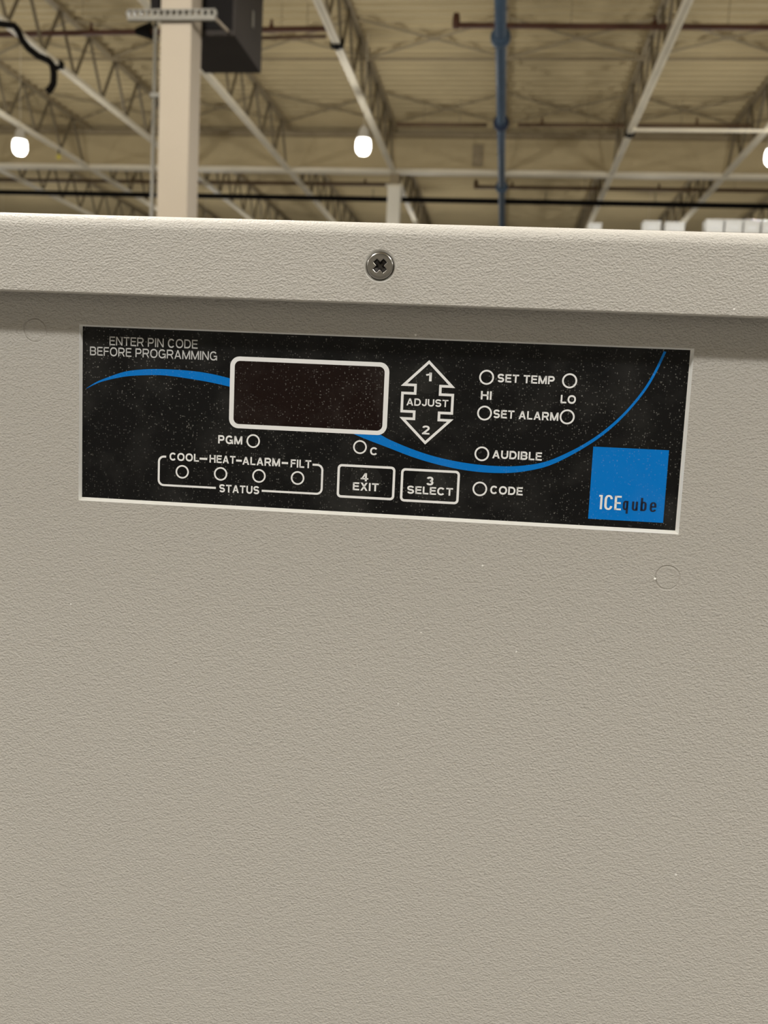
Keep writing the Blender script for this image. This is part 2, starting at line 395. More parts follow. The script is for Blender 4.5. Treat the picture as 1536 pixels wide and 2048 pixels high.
MB().tube([(0, 0, 0), (0, 34, 0)], .094, 16).obj('pipe_run', MAT_BLUEPIPE, bt, smooth=True)
for py in (75, 246, 374):
    yy = at_z(1004, py, bp_z).y - 6.0
    MB().tube([(0, yy - .12, 0), (0, yy + .12, 0)], .14, 16).tube([(0, yy - .05, 0), (0, yy + .05, 0)], .17, 16).obj('coupling', MAT_BLUEPIPE if py != 246 else mat('dark_blue_coupling', (.015, .03, .07, 1), .5), bt)
for yy in range(4, 34, 6):
    MB().tube([(0, yy, .05), (0, yy, HC - bp_z - .003)], .014, 6).obj('hanger_rod', MAT_GALV, bt)
mz = 6.78
ma, mb_ = at_z(-200, 383.5, mz), at_z(1700, 412.5, mz); my = (ma.y + mb_.y) / 2
mt = thing('sprinkler_main', (0, my, CAM_Z + mz), 'thick black pipe crossing the hall just beyond the girder', 'pipe')
MB().tube([(-20, 0, 0), (20, 0, 0)], .085, 14).obj('pipe_run', MAT_BLACK, mt, smooth=True)
for X in (-9, -4.5, .9, 4.2, 7.6):
    MB().tube([(X, 0, 0), (X, 0, HC - mz + .1)], .014, 6).obj('hanger_rod', MAT_GALV, mt)

# ------------------------------------------------------------------ lamps
lens_prof = [(.05, -.30), (.14, -.27), (.19, -.20), (.21, -.10), (.20, 0)]
LZ = HC - 1.0
def lamp_thing(loc, label, group=None):
    t = thing('high_bay_lamp', loc, label, 'lamp', group)
    MB().lathe([(.155, 0), (.165, .03), (.12, .06), (.10, .20), (.06, .26), (.03, .30)], 20).obj('housing', MAT_LAMPBODY, t, smooth=True)
    MB().lathe([(.03, -.34), (.09, -.325), (.145, -.27), (.17, -.18), (.165, -.07), (.145, 0)], 20).obj('lens', MAT_LENS, t, smooth=True)
    MB().tube([(0, 0, .29), (0, 0, HT - LZ + .03)], .008, 6).obj('hanger', MAT_CREAM, t)
    ld = bpy.data.lights.new('lamp_light', 'SPOT'); ld.energy = LAMP_W; ld.color = LAMP_COL; ld.shadow_soft_size = .20
    ld.spot_size = math.radians(174); ld.spot_blend = .15
    lo = bpy.data.objects.new('lamp_light', ld); COL.objects.link(lo); lo.parent = t; lo.location = (0, 0, -.58)
    ld = bpy.data.lights.new('lamp_glow', 'POINT'); ld.energy = LAMP_UP; ld.color = LAMP_COL; ld.shadow_soft_size = .20
    lo = bpy.data.objects.new('lamp_glow', ld); COL.objects.link(lo); lo.parent = t; lo.location = (0, 0, -.58)
    return t
l1 = lamp_thing(at_z(727, 279, LZ), 'glowing high bay lamp beside the middle joist, right of the black box', 'high bay lamps')
l0 = copy_tree(l1); l0.location = at_z(40, 281, LZ); l0['label'] = 'glowing high bay lamp at the left edge of the picture'
l2 = copy_tree(l1); l2.location = at_z(1547, 300, LZ); l2['label'] = 'glowing high bay lamp cut by the right edge of the picture'
ly = l1.location.y; PX = l2.location.x - l1.location.x
for r in (-4, -3, -2.5, -2, -1, 0, 1.6):  # unseen rows; the half-step one is added to brighten the cover's top edge
    for c in range(-2, 3):
        X = l1.location.x + c * PX * .92; Y = ly + r * (ly + 4.6) / 3
        if (r == 0 and c in (-1, 0, 1)) or abs(X) > XW - 2 or Y < YB + 1: continue
        if r == 0: X += (0.8 if c > 0 else 0)
        o = copy_tree(l1); o.location = (X, Y, CAM_Z + LZ)
        o['label'] = 'unseen high bay lamp added to light the hall from outside the picture'; o['group'] = 'added high bay lamps outside the picture'
cy = at_z(1400, 261, HC - .03).y
ch = MB().bar((JX[6], cy, ZC - .03), (JX[8] + .3, cy, ZC - .03), .06, .06).obj('lamp_channel', MAT_CREAM)
tag(ch, 'pale channel spanning between joists at the right lamp', 'channel')

# ------------------------------------------------------------------ things around the big column
D1 = DC + W1 + .08
q0, q1 = at_y(470, 72, D1), at_y(470, -300, D1)
D2 = at_z(516, 147, q0.z - CAM_Z).y
xl = at_y(345, 72, D1).x
eb = thing('hanging_box', ((xl + q0.x) / 2, (D1 + D2) / 2, q0.z), 'black sheet metal box hanging beside the big beige column', 'box')
bw, bd = q0.x - xl, D2 - D1
MB().box((0, 0, .75), (bw, bd, 1.5)).obj('body', MAT_DARKBOX, eb, bevel=.008)
MB().box((0, -bd / 2 - .006, .76), (bw - .06, .012, 1.4)).obj('front_panel', MAT_BLACK, eb)
MB().box((bw / 2 + .004, .10, .40), (.008, .06, .16)).obj('side_patch', MAT_GALV, eb)  # small lighter grey rectangle on the right face
for s in (-1, 1):
    MB().tube([(s * (bw / 2 - .06), 0, 1.5), (s * (bw / 2 - .06), 0, ZC - q0.z)], .012, 6).obj('hanger_rod', MAT_GALV, eb)
# slotted strut channel across the column
ds = DC - .03
s0, s1 = at_y(256, 31, ds), at_y(431, 27, ds)
sc = thing('strut_channel', s0, 'slotted steel channel clamped across the big beige column', 'channel')
Ls = s1.x - s0.x
MB().box((Ls / 2, 0, -.028), (Ls, .04, .042)).box((Ls / 2, 0, .042), (Ls, .04, .014)).obj('rail', MAT_GALV, sc)
ns = 14
p0 = MB().box((0, 0, .014), (Ls / ns * .42, .036, .045)).obj('slot_bridge', MAT_GALV, sc)
for k in range(1, ns + 1):
    o = p0.copy(); COL.objects.link(o); o.location = (Ls * k / ns, 0, 0)
e0, e1 = at_y(428, 34, ds), at_y(455, 62, D1 - .03)
ar = MB().bar(e0 + Vector((0, .02, 0)), e1, .022, .022).obj('brace_arm', MAT_COLUMN)
tag(ar, 'thin pale arm from the slotted channel to the black box', 'arm')
# conduit down the column
k0, k1 = at_y(307.5, 46, DC + .06), at_y(300, 430, DC + .06)
kx = X1 - W1 / 2 - .072
cn = thing('conduit', (kx, DC + .06, 0), 'thin grey conduit running down the left side of the big column', 'conduit')
MB().tube([(0, 0, .4), (0, 0, k0.z)], .019, 10).obj('tube', MAT_GALV, cn, smooth=True)
for z in (1.6, 3.0, 4.3):
    MB().box((.012, 0, z), (.09, .05, .04)).obj('clamp', MAT_GALV, cn)
MB().box((.005, 0, k0.z + .42), (.085, .09, .64)).obj('black_box_end', MAT_BLACK, cn)
tag(MB().tube([at_y(272, 63, DA) - la, at_y(288, 62.5, DA) - la, at_y(303, 62, DA) - la], [.065, .12, .17], 10).obj('fitting', MAT_BLACK, redp), 'black flared fitting')
# hose
hp = [(-30, 44), (0, 48), (28, 51), (37, 62), (44, 80), (57, 97), (76, 112), (97, 121), (105, 130), (108, 148), (107, 166), (101, 178), (94, 183)]
pts = []
for i in range(len(hp) - 1):
    for t in (0, .5):
        a, c = hp[i], hp[i + 1]; pts.append(at_y(a[0] + (c[0] - a[0]) * t, a[1] + (c[1] - a[1]) * t, 15.7))
pts.append(at_y(*hp[-1], 15.7))
hs = MB().tube(pts, .058, 10).obj('hose', MAT_BLACK, smooth=True)
tag(hs, 'black hose drooping in the upper left corner below a joist', 'hose')
def clamp(X, px, py, label):
    p = at_z(px, py, HC + .03)
    tag(MB().box((X, p.y, ZC + .035), (.24, .16, .15)).box((X, p.y, ZC - .05), (.06, .06, .06)).obj('beam_clamp', MAT_BLACK, bevel=.01), label, 'clamp', 'black beam clamps')
clamp(JX[2], 127, 130, 'black clamp on the joist left of the big column, beside the hose')
clamp(JX[4], 664, 88, 'black clamp near the top of the joist that passes the middle lamp')
clamp(JX[6], 1265, 267, 'black clamp on the joist right of the blue pipe')
yp = at_z(119, 300, HC)
yt = thing('hanging_tag', (JX[1] + .02, yp.y, ZC), 'tiny yellow tag hanging from a joist right of the left lamp', 'tag')
MB().tube([(0, 0, 0), (0, 0, -.12)], .02, 6).obj('cord', MAT_BLACK, yt)
MB().lathe([(.02, -.12), (.06, -.16), (.06, -.22), (.02, -.26)], 10).obj('tag_body', MAT_YELLOW, yt)

# ------------------------------------------------------------------ rack with totes, mostly hidden behind the enclosure
RY = 19.0
ra, rb = at_y(1170, 470, RY), at_y(1640, 470, RY)
rk = thing('pallet_rack', ((ra.x + rb.x) / 2, RY + .5, 0), 'tall pallet rack behind the enclosure carrying the white totes', 'rack')
RL = rb.x - ra.x; rz = at_y(1400, 466, RY).z
for sx in (-1, 1):
    for sy in (-1, 1): MB().box((sx * RL / 2, sy * .45, rz / 2), (.09, .09, rz)).obj('upright', MAT_RACK, rk)
for lv in range(1, 5):
    z = rz * lv / 4 - .06
    for sy in (-1, 1): MB().box((0, sy * .45, z), (RL - .09, .06, .11)).obj('beam', MAT_RACKBEAM, rk)
    MB().box((0, 0, z + .065), (RL - .1, .98, .02)).obj('shelf_deck', MAT_GALV, rk)
def tote(x0, x1, ytop, label, D=RY + .12):
    a, c = at_y(x0, ytop, D), at_y(x1, ytop, D)
    z0 = rz + .016; h = max(.05, a.z - z0); wv = c.x - a.x - .012; dp = min(.5, max(.2, wv))
    t = thing('tote_box', ((a.x + c.x) / 2, D + dp / 2, z0), label, 'box', 'white totes on the rack')
    o = MB(); o.box((0, 0, (h - .03) / 2), (wv * .95, dp * .95, h - .03)); o.obj('body', MAT_TOTE, t, bevel=.006)
    MB().box((0, 0, h - .02), (wv, dp, .04)).obj('lid', MAT_TOTE, t, bevel=.006)
    MB().box((0, -dp * .475 - .004, h * .45), (wv * .5, .008, h * .3)).obj('front_inset', mat('tote_inset', (.62, .62, .6, 1), .5), t)
tote(1178, 1205, 445, 'small pale box peeking over the enclosure, leftmost of the row')
tote(1287, 1324, 441, 'grey white tote peeking over the enclosure, left of the cream one')
tote(1330, 1372, 443, 'cream white tote peeking over the enclosure, left of the long row')
tote(1412, 1450, 438, 'white tote at the left end of the long row on the rack')
tote(1450, 1488, 438.5, 'second white tote of the long row, brightly lit')
tote(1488, 1523, 439.5, 'third white tote of the long row beside the edge one')
tote(1524, 1562, 440, 'white tote of the long row cut by the right edge')

# ------------------------------------------------------------------ the enclosure in front
RE = Matrix(((0.99428549, 0.09700349, 0.04457216), (0.05604403, -0.11895057, -0.99131722), (-0.09085935, 0.98815033, -0.12370729)))
T_E = Vector((-3.14386492, -25.8879264, 280.329835)) / 1000.0
ROT = Matrix((right, down, fwd)).transposed() @ RE       # enclosure axes in the hall
H0 = 1.345                          # label centre above the enclosure's base
en = thing('control_enclosure', (0, 0, 0), 'grey powder coated metal enclosure with a black control label, filling the foreground', 'enclosure')
q = ROT.to_quaternion(); en.rotation_mode = 'QUATERNION'; en.rotation_quaternion = q
rotq = q.to_matrix()
en.location = O + Matrix((right, down, fwd)).transposed() @ T_E - rotq @ Vector((0, 0, H0))
mm = .001
HW = .215                           # half width
PY = -.0020                         # front of the panel (label film at 0)
# front panel: sheet with a chamfered opening for the label and two round press marks
bp = MB(); bm = bp.bm
def V(u, d, v): return bm.verts.new((u * mm, d * mm, v * mm + H0))
def rectface(u0, u1, v0, v1, d=PY * 1000):
    bm.faces.new((V(u0, d, v0), V(u1, d, v0), V(u1, d, v1), V(u0, d, v1)))
hu, hv, hr, hb = 91.75, 26.85, 92.15, 27.35   # opening: left, top, right, bottom
marks = [(-105.9, 24.7, 3.6), (90.0, -40.5, 3.55)]
us = [-HW * 1000, marks[0][0] - 5, marks[0][0] + 5, -hu, marks[1][0] - 5, hr, marks[1][0] + 5 + .01, HW * 1000]
vs_ = [-H0 * 1000 + 30, marks[1][1] - 5, marks[1][1] + 5, -hb, marks[0][1] - 5, hv, marks[0][1] + 5 + .01, 48]
for i in range(len(us) - 1):
    for j in range(len(vs_) - 1):
        u0, u1, v0, v1 = us[i], us[i + 1], vs_[j], vs_[j + 1]
        cu, cv = (u0 + u1) / 2, (v0 + v1) / 2
        if -hu < cu < hr and -hb < cv < hv: continue
        if any(abs(cu - m_[0]) < 5.02 and abs(cv - m_[1]) < 5.02 for m_ in marks): continue
        rectface(u0, u1, v0, v1)
for (mu, mv, mr) in marks:
    N = 48; loops = []
    for rad, dep in ((None, 0), (mr + .34, -.04), (mr + .08, .26), (mr - .08, .26), (mr - .34, -.04), (mr * .5, .0)):
        lp = []
        for k in range(N):
            a = 2 * math.pi * k / N; c_, s_ = math.cos(a), math.sin(a)
            if rad is None:
                f_ = 5.0 / max(abs(c_), abs(s_)); lp.append(V(mu + c_ * f_, PY * 1000, mv + s_ * f_))
            else:
                wob = 1 + .012 * math.sin(3 * a + 1) ; dd = dep * (0.35 + .65 * abs(math.sin(a * .5 + .4)) )
                lp.append(V(mu + c_ * rad * wob, PY * 1000 + dd, mv + s_ * rad * wob))
        loops.append(lp)
    for a, c in zip(loops, loops[1:]):
        for k in range(N): bm.faces.new((a[k], a[(k + 1) % N], c[(k + 1) % N], c[k]))
    bm.faces.new(loops[-1])
bmesh.ops.remove_doubles(bm, verts=bm.verts, dist=1e-6)
bp.obj('front_panel', MAT_POWDER, en)
# cut edge round the label
def rr(hu_, hv_, r=0, n=6, cu=0, cv=0):
    if r <= 0: return [(cu - hu_, cv - hv_), (cu + hu_, cv - hv_), (cu + hu_, cv + hv_), (cu - hu_, cv + hv_)]
    out = []
    for (sx, sy, a0) in ((1, -1, -90), (1, 1, 0), (-1, 1, 90), (-1, -1, 180)):
        for k in range(n + 1):
            a = math.radians(a0 + 90 * k / n); out.append((cu + sx * (hu_ - r) + r * math.cos(a), cv + sy * (hv_ - r) + r * math.sin(a)))
    return out
def loc(pts): return [(p[0] * mm, p[1] * mm + H0) for p in pts]
e = MB(); o_, i_ = [(-hu, -hb), (hr, -hb), (hr, hv), (-hu, hv)], rr(91.5, 26.5)
A = [e.bm.verts.new((p[0] * mm, PY, p[1] * mm + H0)) for p in o_]
Bv = [e.bm.verts.new((p[0] * mm, .0000, p[1] * mm + H0)) for p in i_]
for P_, Q_ in ((A, Bv),):
    for k in range(4): e.bm.faces.new((P_[k], P_[(k + 1) % 4], Q_[(k + 1) % 4], Q_[k]))
tag(e.obj('cut_edge', MAT_CHAMFER, en), 'edge of the opening round the label, paled to look lit')
tag(MB().lathe([(.0002, -.00035), (.00035, -.0002), (.0004, 0), (.0003, .0002)], 10, 'Y', (86.35 * mm, PY, -41.1 * mm + H0)).obj('paint_drip', MAT_CHAMFER, en, smooth=True), 'tiny pale paint drip on the round mark')
# body behind the panel
bd_ = MB()
bd_.box((0, .125, H0 / 2 + .02), (2 * HW, .245, H0 + .05))
bd_.obj('cabinet_body', MAT_POWDER, en)
# cover lip: folded sheet with a rounded upper edge
LD = -.012; vt, vb, rad = 58.5, 35.2, 4.5
prof = [(.25, vt)] 
for k in range(9):
    a = math.radians(90 * k / 8); prof.append((LD + (rad - rad * math.sin(a)) * mm, vt - rad + rad * math.cos(a)))
prof += [(LD, vb + .5), (LD + .0002, vb + .15), (LD + .0006, vb), (LD + .0011, vb), (LD + .0014, vb + .25), (LD + .0015, 48.5), (.25, 48.5)]
lp = MB(); loops = []
su, sv, sr = 1.15, 45.9, 3.8       # the screw
US = [-HW - .003, (su - 6) * mm, (su + 6) * mm, HW + .003]
for u in US: loops.append([lp.bm.verts.new((u, p[0], p[1] * mm + H0)) for p in prof])
FI = 9                              # index of the profile point where the flat face begins
for i in range(3):
    for k in range(len(prof)):
        j = (k + 1) % len(prof)
        if i == 1 and k == FI: continue
        lp.bm.faces.new((loops[i][k], loops[i + 1][k], loops[i + 1][j], loops[i][j]))
lp.bm.faces.new(loops[0]); lp.bm.faces.new(loops[3][::-1])
zt_, zb_ = prof[FI][1], prof[FI + 1][1]
N = 64; A_, B_ = [], []
for k in range(N):
    a_ = 2 * math.pi * (k + .5) / N; c_, s_ = math.cos(a_), math.sin(a_)
    f_ = min(6 / max(abs(c_), 1e-6), ((zt_ - sv) if s_ > 0 else (sv - zb_)) / max(abs(s_), 1e-6))
    A_.append(lp.bm.verts.new(((su + c_ * f_) * mm, LD, (sv + s_ * f_) * mm + H0)))
    B_.append(lp.bm.verts.new(((su + c_ * 4.65) * mm, LD, (sv + s_ * 4.65) * mm + H0)))
for k in range(N): lp.bm.faces.new((A_[k], A_[(k + 1) % N], B_[(k + 1) % N], B_[k]))
cs = [(US[1], zt_), (US[2], zt_), (US[2], zb_), (US[1], zb_)]
for (cu_, cz_) in cs:               # corner triangles left by the ray-cast outline
    q_ = sorted(range(N), key=lambda k: (A_[k].co.x - cu_) ** 2 + (A_[k].co.z - (cz_ * mm + H0)) ** 2)
    e1 = next(k for k in q_ if abs(A_[k].co.x - cu_) < 1e-7); e2 = next(k for k in q_ if abs(A_[k].co.z - (cz_ * mm + H0)) < 1e-7)
    try: lp.bm.faces.new((A_[e1], A_[e2], lp.bm.verts.new((cu_, LD, cz_ * mm + H0))))
    except ValueError: pass
lip = lp.obj('top_cover', MAT_POWDER, en)
lip.data.set_sharp_from_angle(angle=math.radians(40))
for p_ in lip.data.polygons: p_.use_smooth = abs(p_.normal.y) < .985 and abs(p_.normal.x) < .5
# screw: pan head with a cross recess
def cross_r(a):                     # outline of the recess
    best = 9
    a = (a + math.pi / 4) % (math.pi / 2)
    a = min(a, math.pi / 2 - a)
    best = min(2.05 / max(math.cos(a), 1e-6), .72 / max(math.sin(a), 1e-6))
    return best
sb = MB(); loops = []
def ring(rf, d):
    lp_ = []
    for k in range(N):
        a = 2 * math.pi * (k + .5) / N; r = rf(a) if callable(rf) else rf
        lp_.append(sb.bm.verts.new(((su + r * math.cos(a)) * mm, LD + d * mm, (sv + r * math.sin(a)) * mm + H0)))
    loops.append(lp_)
ring(sr, .60); ring(sr, -.02); ring(sr - .06, -.20); ring(sr - .22, -.36); ring(sr - .5, -.42); ring(2.9, -.46); ring(lambda a: cross_r(a) + .30, -.48); ring(lambda a: cross_r(a) + .14, -.46); ring(cross_r, -.28)
for a, c in zip(loops, loops[1:]):
    for k in range(N): sb.bm.faces.new((a[k], a[(k + 1) % N], c[(k + 1) % N], c[k]))
scr = sb.obj('screw', MAT_STEEL, en, smooth=True)
tag(scr, 'shiny cross recess pan head screw')
sb = MB(); loops = []
ring(cross_r, -.28); ring(lambda a: cross_r(a) * .85, .3); ring(lambda a: cross_r(a) * .45, .9)
for a, c in zip(loops, loops[1:]):
    for k in range(N): sb.bm.faces.new((a[k], a[(k + 1) % N], c[(k + 1) % N], c[k]))
sb.bm.faces.new(loops[-1])
sb.obj('cross_recess', MAT_DARKSLOT, scr)
wb = MB(); loops = []
sb = wb; ring(4.66, -.015); ring(4.50, .06); ring(3.98, .62)
for a, c in zip(loops, loops[1:]):
    for k in range(N): sb.bm.faces.new((a[k], a[(k + 1) % N], c[(k + 1) % N], c[k]))
wb.obj('hole_rim', MAT_RIM, scr, smooth=True)

# ---- control label: film with printing
fl = MB(); fl.plate(loc(rr(91.6, 26.6)), .0, .0005)
film = fl.obj('control_label', MAT_FILM, en); tag(film, 'black printed control label with white lettering and a blue stripe')
Y1, Y2, Y3 = -.00003, -.00006, -.00009
def sub(b_, name, m_, label=None, smooth=False):
    o = b_.obj(name, m_, film, smooth)
    if label: o['label'] = label
    return o
# blue stripe, two visible runs
upA = [(-90.2, 7.6), (-87.5, 9.4), (-84.5, 10.8), (-78, 13.2), (-71.5, 14.2), (-65, 14.5), (-56.4, 14.3), (-49.5, 13.5), (-43.5, 12.3)]
loA = [(-90.2, 7.5), (-87.5, 8.9), (-84.5, 10.1), (-78, 11.7), (-71.5, 12.4), (-65, 12.6), (-56.3, 11.8), (-49.5, 10.9), (-43.5, 9.8)]
upB = [(-.5, -1.2), (2.7, -2.6), (5.2, -3.8), (11.6, -6.1), (18, -7.9), (24.4, -9.1), (30.7, -9.8), (36.9, -10.05), (43.2, -9.8), (49.3, -8.8), (53.6, -7.4), (58, -5.2), (62.4, -2.6), (66.7, .5), (71, 4.4), (75.2, 9.1), (79.2, 14.9), (81.8, 20.1), (84.0, 25.9)]
loB = [(-7, -2.2), (-1, -4.3), (5.3, -6.35), (11.7, -8.45), (18.1, -10.1), (24.5, -11.3), (30.8, -12.0), (37.1, -12.15), (43.3, -11.7), (49.4, -10.4), (53.7, -8.9), (58, -6.6), (62.4, -3.8), (66.9, -.5), (71.2, 3.4), (75.4, 8.2), (79.5, 14.0), (82.3, 19.5), (84.7, 25.7)]
def smooth_line(P, n=4):
    out = []
    for i in range(len(P) - 1):
        p0, p1, p2, p3 = P[max(i - 1, 0)], P[i], P[i + 1], P[min(i + 2, len(P) - 1)]
        for k in range(n):
            t = k / n
            out.append(tuple(.5 * (2 * p1[c] + (p2[c] - p0[c]) * t + (2 * p0[c] - 5 * p1[c] + 4 * p2[c] - p3[c]) * t * t + (3 * p1[c] - p0[c] - 3 * p2[c] + p3[c]) * t ** 3) for c in (0, 1)))
    return out + [P[-1]]
sub(MB().band(loc(smooth_line(upA)), loc(smooth_line(loA)), Y1, 0, False), 'stripe', MAT_BLUE, 'blue swoosh left of the display window')
sub(MB().band(loc(smooth_line(upB)), loc(smooth_line(loB)), Y1, 0, False), 'stripe', MAT_BLUE, 'blue swoosh curving up to the right corner')
# display window and its white frame
sub(MB().plate(loc(rr(23.6, 10.2, 2.0, 6, -20.35, 8.4)), Y2, 0), 'display_window', MAT_WINDOW, 'dark red tinted display window')
sub(MB().band(loc(rr(24.4, 10.9, 2.9, 8, -20.35, 8.4)), loc(rr(23.0, 9.6, 1.7, 8, -20.35, 8.4)), Y3, 0), 'window_frame', MAT_WHITE, 'white rounded frame of the display window')
# round LED windows
def led(u, v, r, wd_):
    P = lambda rad: [(u + rad * math.cos(2 * math.pi * k / 40), v + rad * math.sin(2 * math.pi * k / 40)) for k in range(40)]
    sub(MB().band(loc(P(r)), loc(P(r - wd_)), Y3, 0), 'indicator_ring', MAT_WHITE)
    d_ = MB().plate(loc([(u + (r - wd_) * math.cos(2 * math.pi * k / 24), v + (r - wd_) * math.sin(2 * math.pi * k / 24)) for k in range(24)]), Y1, 0)
    sub(d_, 'indicator_window', MAT_FILM)
for (u, v) in ((33.15, 16.2), (33.15, 5.6), (33.05, -6.6), (33.05, -17.2), (57.55, 16.2), (57.55, 5.6)): led(u, v, 2.2, .5)
for (u, v) in ((-3.9, -6.4), (-37.0, -6.2)): led(u, v, 2.1, .48)
for u in (-59.2, -47.0, -34.9, -22.8): led(u, -16.85, 2.1, .48)

def stroke(path, wdt, closed=False):
    """offset a polyline to both sides with mitred corners"""
    n = len(path); L_, R_ = [], []
    for i in range(n):
        p = Vector(path[i])
        a = Vector(path[i - 1]) if (closed or i > 0) else None
        c = Vector(path[(i + 1) % n]) if (closed or i < n - 1) else None
        d1 = (p - a).normalized() if a is not None else None; d2 = (c - p).normalized() if c is not None else None
        if d1 is None: d1 = d2
        if d2 is None: d2 = d1
        n1 = Vector((-d1.y, d1.x)); n2 = Vector((-d2.y, d2.x)); mv = (n1 + n2)
        mv = mv.normalized() if mv.length > 1e-6 else n1
        k = min(1 / max(mv.dot(n1), .2), 3.0) * wdt / 2
        L_.append(tuple(p + mv * k)); R_.append(tuple(p - mv * k))
    return L_, R_
def draw(path, wdt, name, closed=False, label=None):
    l_, r_ = stroke(path, wdt, closed); return sub(MB().band(loc(l_), loc(r_), Y3, 0, closed), name, MAT_WHITE, label)
ac = 15.85                          # the double arrow, symmetric about its axis
half = [(0, 20.0), (7.2, 13.0), (3.75, 13.0), (3.75, 10.5), (7.55, 10.5), (7.55, 5.05), (3.75, 5.05), (3.75, 2.9), (7.2, 2.9), (0, -4.1)]
arrow = [(ac + u, v) for u, v in half] + [(ac - u, v) for u, v in half[-2:0:-1]]
draw(arrow, .78, 'arrow_outline', True, 'white outline of the up and down arrow')
# button frames
def frame(u0, u1, v0, v1):
    cu, cv, a, c = (u0 + u1) / 2, (v0 + v1) / 2, (u1 - u0) / 2, (v1 - v0) / 2
    sub(MB().band(loc(rr(a, c, 1.3, 6, cu, cv)), loc(rr(a - .72, c - .72, .65, 6, cu, cv)), Y3, 0), 'button_frame', MAT_WHITE)
frame(9.0, 26.85, -22.3, -12.1); frame(-10.5, 7.25, -22.15, -11.85)
# status bracket
def arc(cu, cv, r, a0, a1, n=6): return [(cu + r * math.cos(math.radians(a0 + (a1 - a0) * k / n)), cv + r * math.sin(math.radians(a0 + (a1 - a0) * k / n))) for k in range(n + 1)]
draw([(-64.4, -12.4)] + arc(-65.1, -14.0, 1.6, 90, 180) + arc(-65.1, -19.7, 1.6, 180, 270) + [(-48.4, -21.3)], .62, 'bracket_line')
draw([(-18.3, -12.5)] + arc(-16.8, -14.1, 1.6, 90, 0) + arc(-16.8, -19.8, 1.6, 0, -90) + [(-33.9, -21.4)], .62, 'bracket_line')
for u0, u1 in ((-53.75, -51.3), (-42.2, -40.4), (-27.9, -25.9)):
    draw([(u0, -12.45), (u1, -12.45)], .62, 'dash')
# raised domes of the membrane buttons
def dome(u, v, r):
    d_ = MB(); N_ = 32; lps = []
    for rf, h in ((1, .0), (.93, .012), (.6, .02), (.2, .022)):
        lps.append([d_.bm.verts.new(((u + r * rf * math.cos(2 * math.pi * k / N_)) * mm, -.00001 - h * mm, (v + r * rf * math.sin(2 * math.pi * k / N_)) * mm + H0)) for k in range(N_)])
    for a, c in zip(lps, lps[1:]):
        for k in range(N_): d_.bm.faces.new((a[k], a[(k + 1) % N_], c[(k + 1) % N_], c[k]))
    d_.bm.faces.new(lps[-1])
    sub(d_, 'button_dome', MAT_DOME, smooth=True)
MAT_DOME = dusty_mat('greasy_black_film', (0.014, 0.014, 0.013, 1), 0.38, 1.0)
dome(15.9, 15.6, 5.0); dome(15.8, 1.6, 5.6); dome(17.9, -16.6, 4.9); dome(-1.7, -16.6, 4.9)

